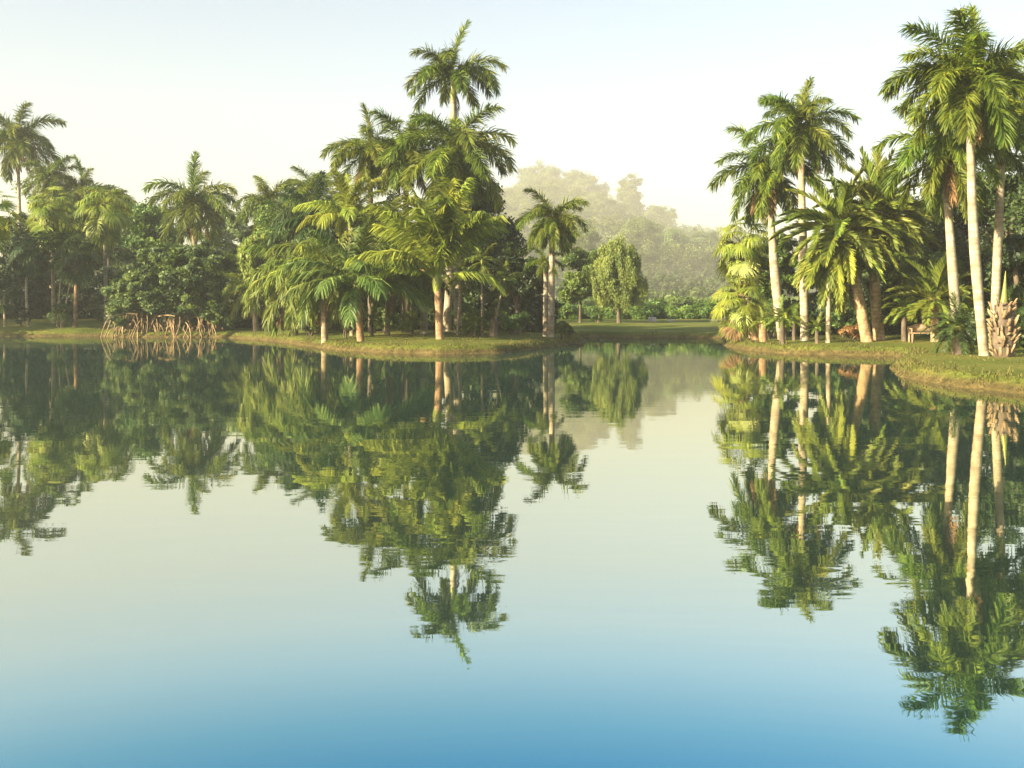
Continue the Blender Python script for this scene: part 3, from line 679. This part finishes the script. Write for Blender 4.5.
for k, (lb, px, D, sx, sy, sz) in enumerate((('tan stone block on the far lawn right of the weeping tree', 652, 96, .85, .5, .42), ('flat pale stone in the middle of the far lawn', 671, 97, .7, .45, .16),
                                            ('flat pale stone near the right end of the far lawn', 713, 96, .75, .5, .18), ('upright pale stone post at the right end of the far lawn', 725, 95, .34, .3, .5))):
    x = X(px, D); rs = np.random.RandomState(k)
    g = G(); n = 12; th = np.linspace(0, 2 * math.pi, n, endpoint=False); rings = []
    prof = [(1.0, -.1), (1.02, .25), (.97, .7), (.86, .94), (.5, 1.0)]
    Vv = np.array([[sx / 2 * r_ * np.sign(math.cos(a)) * abs(math.cos(a)) ** .55 * (1 + rs.uniform(-.06, .06)), sy / 2 * r_ * np.sign(math.sin(a)) * abs(math.sin(a)) ** .55, sz * h_ * (1 + rs.uniform(-.04, .04))] for r_, h_ in prof for a in th])
    Qq = [[r_ * n + j, r_ * n + (j + 1) % n, (r_ + 1) * n + (j + 1) % n, (r_ + 1) * n + j] for r_ in range(len(prof) - 1) for j in range(n)]
    b0 = (len(prof) - 1) * n; Qq += [[b0 + s_, b0 + s_ + 1, b0 + n - 2 - s_, b0 + n - 1 - s_] for s_ in range(n // 2 - 1)]
    g.add(Vv, Qq)
    tag(link('lawn_stone', g.mesh('lawn_stone', True), M['stone'], loc=(x, D, gz(x, D))), lb, 'stone', 'stones on the far lawn')

# ---- right bank
palm('royal palm with tallest crown of the right bank middle group, clear white trunk', 805, 49, 801, 126, 54, n=18, emin=-52, dead=4, seed=121, extra=((60, 80, 1.0), (150, 66, 1.0)), r0=.21, r1=.15, bulge=.04, az0=.4)
palm('royal palm left of the tallest middle one, its crown hung with brown fronds', 783, 52, 770, 168, 56, n=18, emin=-62, dead=5, seed=122, r0=.24, r1=.16, bulge=.05, bow=(-.1, 0, 0))
palm('royal palm with huge crown and bent white trunk nearest on the right bank', 985, 35, 970, 80, 78, n=19, emin=-58, dead=1, seed=123, extra=((90, 86, .95), (230, 68, 1.05), (60, 66, 1.0), (185, 50, 1.0), (170, 32, 1.0)), r0=.165, r1=.125, bulge=.03, bow=(-.12, 0, 0))
palm('royal palm behind left of the nearest one, straight pale trunk, crown reaching left', 959, 40, 946, 150, 66, n=19, emin=-62, dead=1, seed=124, r0=.185, r1=.14, bulge=.03)
palm('royal palm behind right of the nearest one, crown at picture edge', 993, 40.5, 1003, 98, 66, n=18, emin=-60, seed=125, r0=.17, r1=.13, bulge=.02)
fan_palm('shaggy pale fan palm leaning over the far water at the left of the right bank', 752, 56, 742, 242, 36, 'fan', 54, 'trunk_grey', seed=31, droop=.9, dead=3)
fan_palm('low fan palm with brown dead skirt under the shaggy leaning one', 757, 53, 740, 294, 32, 'fan', 46, 'trunk_tan', .22, .2, seed=32, droop=.7, dead=9)
tree('leafy green tree behind the tall white trunks of the middle group', 775, 56, 228, 26, 310, 'leafmid', 70, 60, .2, 131, name='leafy_tree', tr=.15, group='trees of the right bank')
palm('date palm with drooping pale fronds curtaining a leaning trunk, left of a pair', 868, 47, 839, 232, 58, 'date', 'phoenix', n=38, trunk='trunk_date', r0=.27, r1=.24, bulge=0, emax=85, emin=-35, seed=126, dead=11, hang=22,
     name='date_palm', group='date palms of the right bank', bow=(.1, 0, .15))
palm('date palm with stiff upright frond fan, right of a pair, on curved trunk', 880, 48, 878, 214, 56, 'phoenix', 'phoenix', n=42, trunk='trunk_date', r0=.27, r1=.22, bulge=0, emax=88, emin=-40, dead=10, seed=127,
     name='date_palm', group='date palms of the right bank', bow=(-.2, 0, 0))
palm('slim white-stemmed palm in front of the curtaining date palm', 828, 46.6, 829, 262, 30, 'coco', 'phoenix', n=10, trunk='trunk_royal', r0=.12, r1=.09, bulge=0, emax=75, emin=-55, seed=128, name='slender_palm', group=None)
cycad('cycad spreading stiff leaves at the foot of the palm hung with brown fronds', 782, 47.5, 318, 22, 20, 'royal', seed=133)
cycad('small cycad on the grass between the white trunk and the slim palm', 817, 46.5, 328, 15, 16, 'royal', seed=134, r0=.1)
cycad('small cycad on the grass left of the slim white-stemmed palm, second in line', 794, 50, 322, 16, 16, 'royal', seed=135, r0=.1)
cycad('cycad with a short trunk and flat crown beside the bench', 904, 47, 309, 27, 22, 'royal', seed=136, emax=60, emin=-20, r0=.13)
cycad('big dark cycad fountain at the inlet, hiding the bench end', 958, 36.5, 327, 33, 30, 'darkpalm', 'cycad', seed=137, emax=85, emin=-45, r0=.2)
cycad('arching green palm behind the bench, split pale stems', 935, 46, 300, 44, 24, 'phoenix', 'phoenix', seed=138, emax=80, emin=-20, r0=.2, trunk='trunk_date', name='low_palm', cat='palm')
cycad('arching green palm in the shade above the bench, left of the straight trunk', 925, 52, 268, 40, 18, 'royal', 'bushy', seed=139, emax=70, emin=-30, r0=.15, name='low_palm', cat='palm')
cycad('pale low palm with drooping leaves at the left foot of the right bank', 763, 50.5, 322, 15, 16, 'phoenix', seed=140, r0=.22, trunk='trunk_tan')
shrub('russet low shrub on the grass behind the slim white-stemmed palm', 852, 48.5, 325, 15, 'redleaf', 26, 50, .1, 141)
shrub('green shrub in front of the leaning date palm trunk', 845, 51, 306, 15, 'leafblue', 30, 50, .14, 142)
shrub('pale shrub between white trunk and low fan palm', 770, 53, 306, 12, 'leaflight', 26, 50, .14, 143)
for (lb, px, D, ty, hw, mt, sd) in (
        ('dark tree behind the pair of date palms', 895, 58, 205, 40, 'leafdark', 151),
        ('dark tree filling behind the straight pale palm trunk', 945, 57, 170, 38, 'leafdark', 152),
        ('dark tree at the right picture edge behind the nearest royal palm', 1012, 50, 150, 42, 'leafdark', 153),
        ('dark low tree behind the stub-covered palm stump', 1020, 42, 235, 34, 'leafdark', 154),
        ('dark tree farther back between the date palms and the straight pale trunk', 915, 68, 190, 36, 'leafdark', 156),
        ('dark tree farther back beside the nearest bent white trunk', 975, 66, 195, 34, 'leafdark', 157),
        ('dark tree rising behind the stiff upright date palm', 878, 66, 182, 30, 'leafdark', 158),
        ('dark tree behind the slim white-stemmed palm', 835, 60, 250, 36, 'leafdark', 155)):
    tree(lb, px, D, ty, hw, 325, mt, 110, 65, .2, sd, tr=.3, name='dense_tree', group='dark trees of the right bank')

# pineapple-like palm stump
def boot_stump():
    D = 34.2; px = 1003; x, y = X(px, D), D; z = gz(x, y)
    root = thing('palm_stump', 'thick palm stump covered in pale leaf-base stubs beside the nearest white trunk', 'palm stump', (x, y, z))
    H = Zp(303, D) - z; k = D / F
    g = G(); q = np.linspace(0, 1, 10); rad = k * (6.5 + 4.5 * np.sin(math.pi * np.clip(q * .85 + .1, 0, 1)))
    tube(g, curve_pts((0, 0, -.2), (.05, 0, H), 10), rad, 12); link('trunk', g.mesh('trunk', True), M['bark'], root)
    b = G(); rs = np.random.RandomState(1)
    for r_ in range(13):
        zz = H * (r_ + .3 + rs.uniform(-.2, .2)) / 13; rr = float(np.interp(zz / H, q, rad))
        for s in range(9):
            if rs.rand() < .16: continue
            a = 2 * math.pi * (s + .5 * (r_ % 2)) / 9 + rs.uniform(-.2, .2)
            o = np.array([math.cos(a), math.sin(a), 0]); tn = np.array([-math.sin(a), math.cos(a), 0])
            c = o * rr * .92 + np.array([0, 0, zz]); w = .05 * rs.uniform(.5, 1.3); h = .2 * rs.uniform(.5, 1.6)
            tip = c + tn * rs.uniform(-.06, .06) + o * .13 * rs.uniform(.3, 1.6) + np.array([0, 0, h])
            V = [c - tn * w, c + tn * w, c + o * .07 + tn * w, c + o * .07 - tn * w, tip - tn * w * .6, tip + tn * w * .6, tip + o * .05 + tn * w * .5, tip + o * .05 - tn * w * .5]
            b.add(V, [[0, 3, 2, 1], [4, 5, 6, 7], [0, 1, 5, 4], [1, 2, 6, 5], [2, 3, 7, 6], [3, 0, 4, 7]])
    link('leaf_bases', b.mesh('leaf_bases'), M['boot'], root)
    sp = G(); q = np.linspace(0, 1, 8); tube(sp, curve_pts((.03, 0, H - .05), (.09, 0, Zp(271, D) - z), 8), .12 * (1 - q) ** 1.1 + .012, 8, .5); link('spear_leaf', sp.mesh('spear_leaf', True), M['petiole'], root)
boot_stump()

# bench
def bench():
    D = 46.3; x, y = X(925, D), D; z = gz(x, y)
    root = thing('park_bench', 'low tan wooden bench with rounded backrest facing the lake', 'bench', (x, y, z))
    w = 1.45
    g = G()
    for k in range(4): box(g, (0, -.22 + k * .115, .40), (w, .10, .04))
    link('seat', g.mesh('seat'), M['wood'], root)
    g = G(); n = 14
    xs_ = np.linspace(-w / 2 + .03, w / 2 - .03, n); tp = .62 + .22 * np.cos(xs_ / w * math.pi) ** .6
    V = []
    for yy in (.20, .25):
        for xx, t_ in zip(xs_, tp): V += [[xx, yy + .02, .46], [xx, yy + .10, t_]]
    m2 = 2 * n; Q = []
    for j in range(n - 1):
        Q += [[2 * j, 2 * j + 2, 2 * j + 3, 2 * j + 1], [m2 + 2 * j, m2 + 2 * j + 1, m2 + 2 * j + 3, m2 + 2 * j + 2], [2 * j + 1, 2 * j + 3, m2 + 2 * j + 3, m2 + 2 * j + 1], [2 * j, m2 + 2 * j, m2 + 2 * j + 2, 2 * j + 2]]
    Q += [[0, 1, m2 + 1, m2], [2 * n - 2, m2 + 2 * n - 2, m2 + 2 * n - 1, 2 * n - 1]]
    g.add(V, Q); link('backrest', g.mesh('backrest'), M['wood'], root)
    for s in (-1, 1):
        for yy in (-.2, .18):
            g = G(); box(g, (s * (w / 2 - .07), yy, .155), (.08, .08, .45)); link('leg', g.mesh('leg'), M['wood'], root)
        g = G(); box(g, (s * (w / 2 - .04), -.01, .60), (.06, .46, .05)); box(g, (s * (w / 2 - .04), -.2, .50), (.055, .055, .16)); link('armrest', g.mesh('armrest'), M['wood'], root)
bench()

# ---- stuff: undergrowth masses and bank grass
def undergrowth(name, label, pts, mat, seed, lsize=.26):
    rs = np.random.RandomState(seed); g = G()
    for (px0, px1, D, ty, nb) in pts:
        blobs = []
        for k in range(nb):
            px = px0 + (px1 - px0) * (k + rs.rand()) / nb; d = D + rs.uniform(-1.5, 1.5); x = X(px, d); z = gz(x, d)
            h = (Zp(ty, d) - z) * rs.uniform(.6, 1.1); w = (px1 - px0) / nb / F * d * 1.1
            blobs.append(((x, d, z + h * .45), (w, 1.2, h * .55)))
        gg, _ = crown_geo(blobs, nb * 42, 50, .6, lsize, seed + int(px0), 2.0, .6, low=-1.1)
        g.add(np.concatenate(gg.v), np.concatenate(gg.f), np.concatenate(gg.a))
    tag(link(name, g.mesh(name), M[mat]), label, 'undergrowth', kind='stuff')
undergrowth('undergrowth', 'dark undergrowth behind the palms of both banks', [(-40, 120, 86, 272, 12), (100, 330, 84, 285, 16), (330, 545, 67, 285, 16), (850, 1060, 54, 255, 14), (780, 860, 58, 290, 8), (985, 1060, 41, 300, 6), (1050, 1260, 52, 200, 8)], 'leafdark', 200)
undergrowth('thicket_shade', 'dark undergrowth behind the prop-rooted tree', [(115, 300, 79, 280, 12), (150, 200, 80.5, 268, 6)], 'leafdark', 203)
undergrowth('shrubbery', 'green shrubbery along the back edge of the far lawn', [(530, 800, 107, 302, 24)], 'leafmid', 204, .2)
undergrowth('thicket', 'low misty thicket along the back of the far lawn', [(540, 800, 135, 300, 26), (540, 800, 290, 288, 24), (540, 800, 400, 275, 22), (540, 800, 500, 266, 20)], 'leafgrey', 201, .9)

def edge_grass():
    rs = np.random.RandomState(12); g = G(); S = np.array(shore)
    pos, short = [], []
    for a, b_ in zip(S[2:-2], S[3:-1]):
        d = np.linalg.norm(b_ - a); k = int(d * (170 if a[1] < 60 else 90))
        t = rs.rand(k)[:, None]; p = a + (b_ - a) * t
        nrm = np.array([-(b_ - a)[1], (b_ - a)[0]]) / (d + 1e-9)
        p = p + nrm * rs.uniform(.0, .9, k)[:, None] ** 1.3
        pos.append(p)
        if a[1] < 66 and a[0] > -22:                       # short turf blades farther up the near lawns
            k2 = int(d * 420); p2 = a + (b_ - a) * rs.rand(k2)[:, None]
            short.append(p2 + nrm * rs.uniform(.3, 8, k2)[:, None])
    n_edge = sum(map(len, pos)); P2 = np.concatenate(pos + short); sf = np.where(np.arange(len(P2)) < n_edge, 1., .5); zz = height(P2[:, 0], P2[:, 1]); ok = zz > .03; P2 = P2[ok]; zz = zz[ok]; sf = sf[ok]; k = len(P2)
    B = np.stack([P2[:, 0], P2[:, 1], zz - .02], 1)
    h = sf * rs.uniform(.04, .14, k) * np.where(rs.rand(k) < .08, 1.7, 1) * (.55 + 1.1 * (np.sin(P2[:, 0] * 2.1 + np.sin(P2[:, 1] * 3.)) > .35) * rs.rand(k))
    az = rs.uniform(0, 6.28, k); lean = rs.uniform(.2, 1.1, k)
    w = np.stack([np.sin(az), -np.cos(az), np.zeros(k)], 1) * rs.uniform(.008, .018, k)[:, None]
    mid = B + np.stack([np.cos(az) * lean * h * .35, np.sin(az) * lean * h * .35 , h * .7], 1)
    tip = B + np.stack([np.cos(az) * lean * h, np.sin(az) * lean * h, h * (1 - .35 * lean)], 1)
    V = np.stack([B - w, B + w, mid + w * .8, mid - w * .8, tip + w * .15, tip - w * .15], 1).reshape(-1, 3)
    q = np.arange(k)[:, None] * 6
    g.add(V, np.concatenate([q + np.array([[0, 1, 2, 3]]), q + np.array([[3, 2, 4, 5]])]), np.repeat(np.clip(rs.normal(.5, .25, k), 0, 1), 6))
    tag(link('grass', g.mesh('grass'), M['drygrass']), 'dry grass overhanging the lake banks', 'grass', kind='stuff')
edge_grass()

# ------------------------------------------------------------------ haze, light, sky, camera
g = G(); box(g, (0, 935, 103), (2208, 1960, 212))
m, nt, N, out, L = new_mat('morning_haze')
pv = N('VolumePrincipled'); pv.inputs['Density'].default_value = .00055; pv.inputs['Color'].default_value = (.665, .675, .625, 1); pv.inputs['Anisotropy'].default_value = .0
L(pv.outputs[0], out.inputs['Volume'])
tag(link('haze', g.mesh('haze'), m), 'pale morning haze over lake and wood', 'haze', kind='stuff')

EL, AZ = 20., 238.
sd = np.array([math.sin(R(AZ)) * math.cos(R(EL)), math.cos(R(AZ)) * math.cos(R(EL)), math.sin(R(EL))])
sun = bpy.data.lights.new('sun', 'SUN'); sun.energy = 5.0; sun.angle = R(.5); sun.color = (1., .83, .56)
so = bpy.data.objects.new('sun', sun); C.objects.link(so)
from mathutils import Vector
so.rotation_euler = Vector(sd).to_track_quat('Z', 'Y').to_euler(); so.location = (0, 0, 60)
w = bpy.data.worlds.new('World'); SC.world = w; w.use_nodes = True
nt = w.node_tree; bg = nt.nodes['Background']
sky = nt.nodes.new('ShaderNodeTexSky'); sky.sky_type = 'NISHITA'; sky.sun_disc = False
sky.sun_elevation = R(EL); sky.sun_rotation = R(AZ); sky.air_density = 1.0; sky.dust_density = 2.5; sky.ozone_density = .5
nt.links.new(sky.outputs[0], bg.inputs[0]); bg.inputs[1].default_value = .072

cam = bpy.data.cameras.new('camera'); co = bpy.data.objects.new('camera', cam); C.objects.link(co)
co.location = (0, 0, CAM_H); co.rotation_euler = (R(90), 0, 0)
cam.sensor_width = 36; cam.lens = 36 * F / 1024; cam.shift_y = -(384 - HOR) / 1024
cam.clip_end = 3000; cam.clip_start = .1
SC.camera = co

SC.view_settings.view_transform = 'Standard'; SC.view_settings.look = 'None'
SC.view_settings.exposure = 2.0; SC.view_settings.gamma = 1; SC.view_settings.use_curve_mapping = False
SC.render.engine = 'CYCLES'
cy = SC.cycles
cy.use_denoising = True; cy.max_bounces = 6; cy.diffuse_bounces = 1; cy.glossy_bounces = 3; cy.transmission_bounces = 2; cy.transparent_max_bounces = 4; cy.volume_bounces = 1
cy.caustics_reflective = False; cy.caustics_refractive = False; cy.sample_clamp_indirect = 4
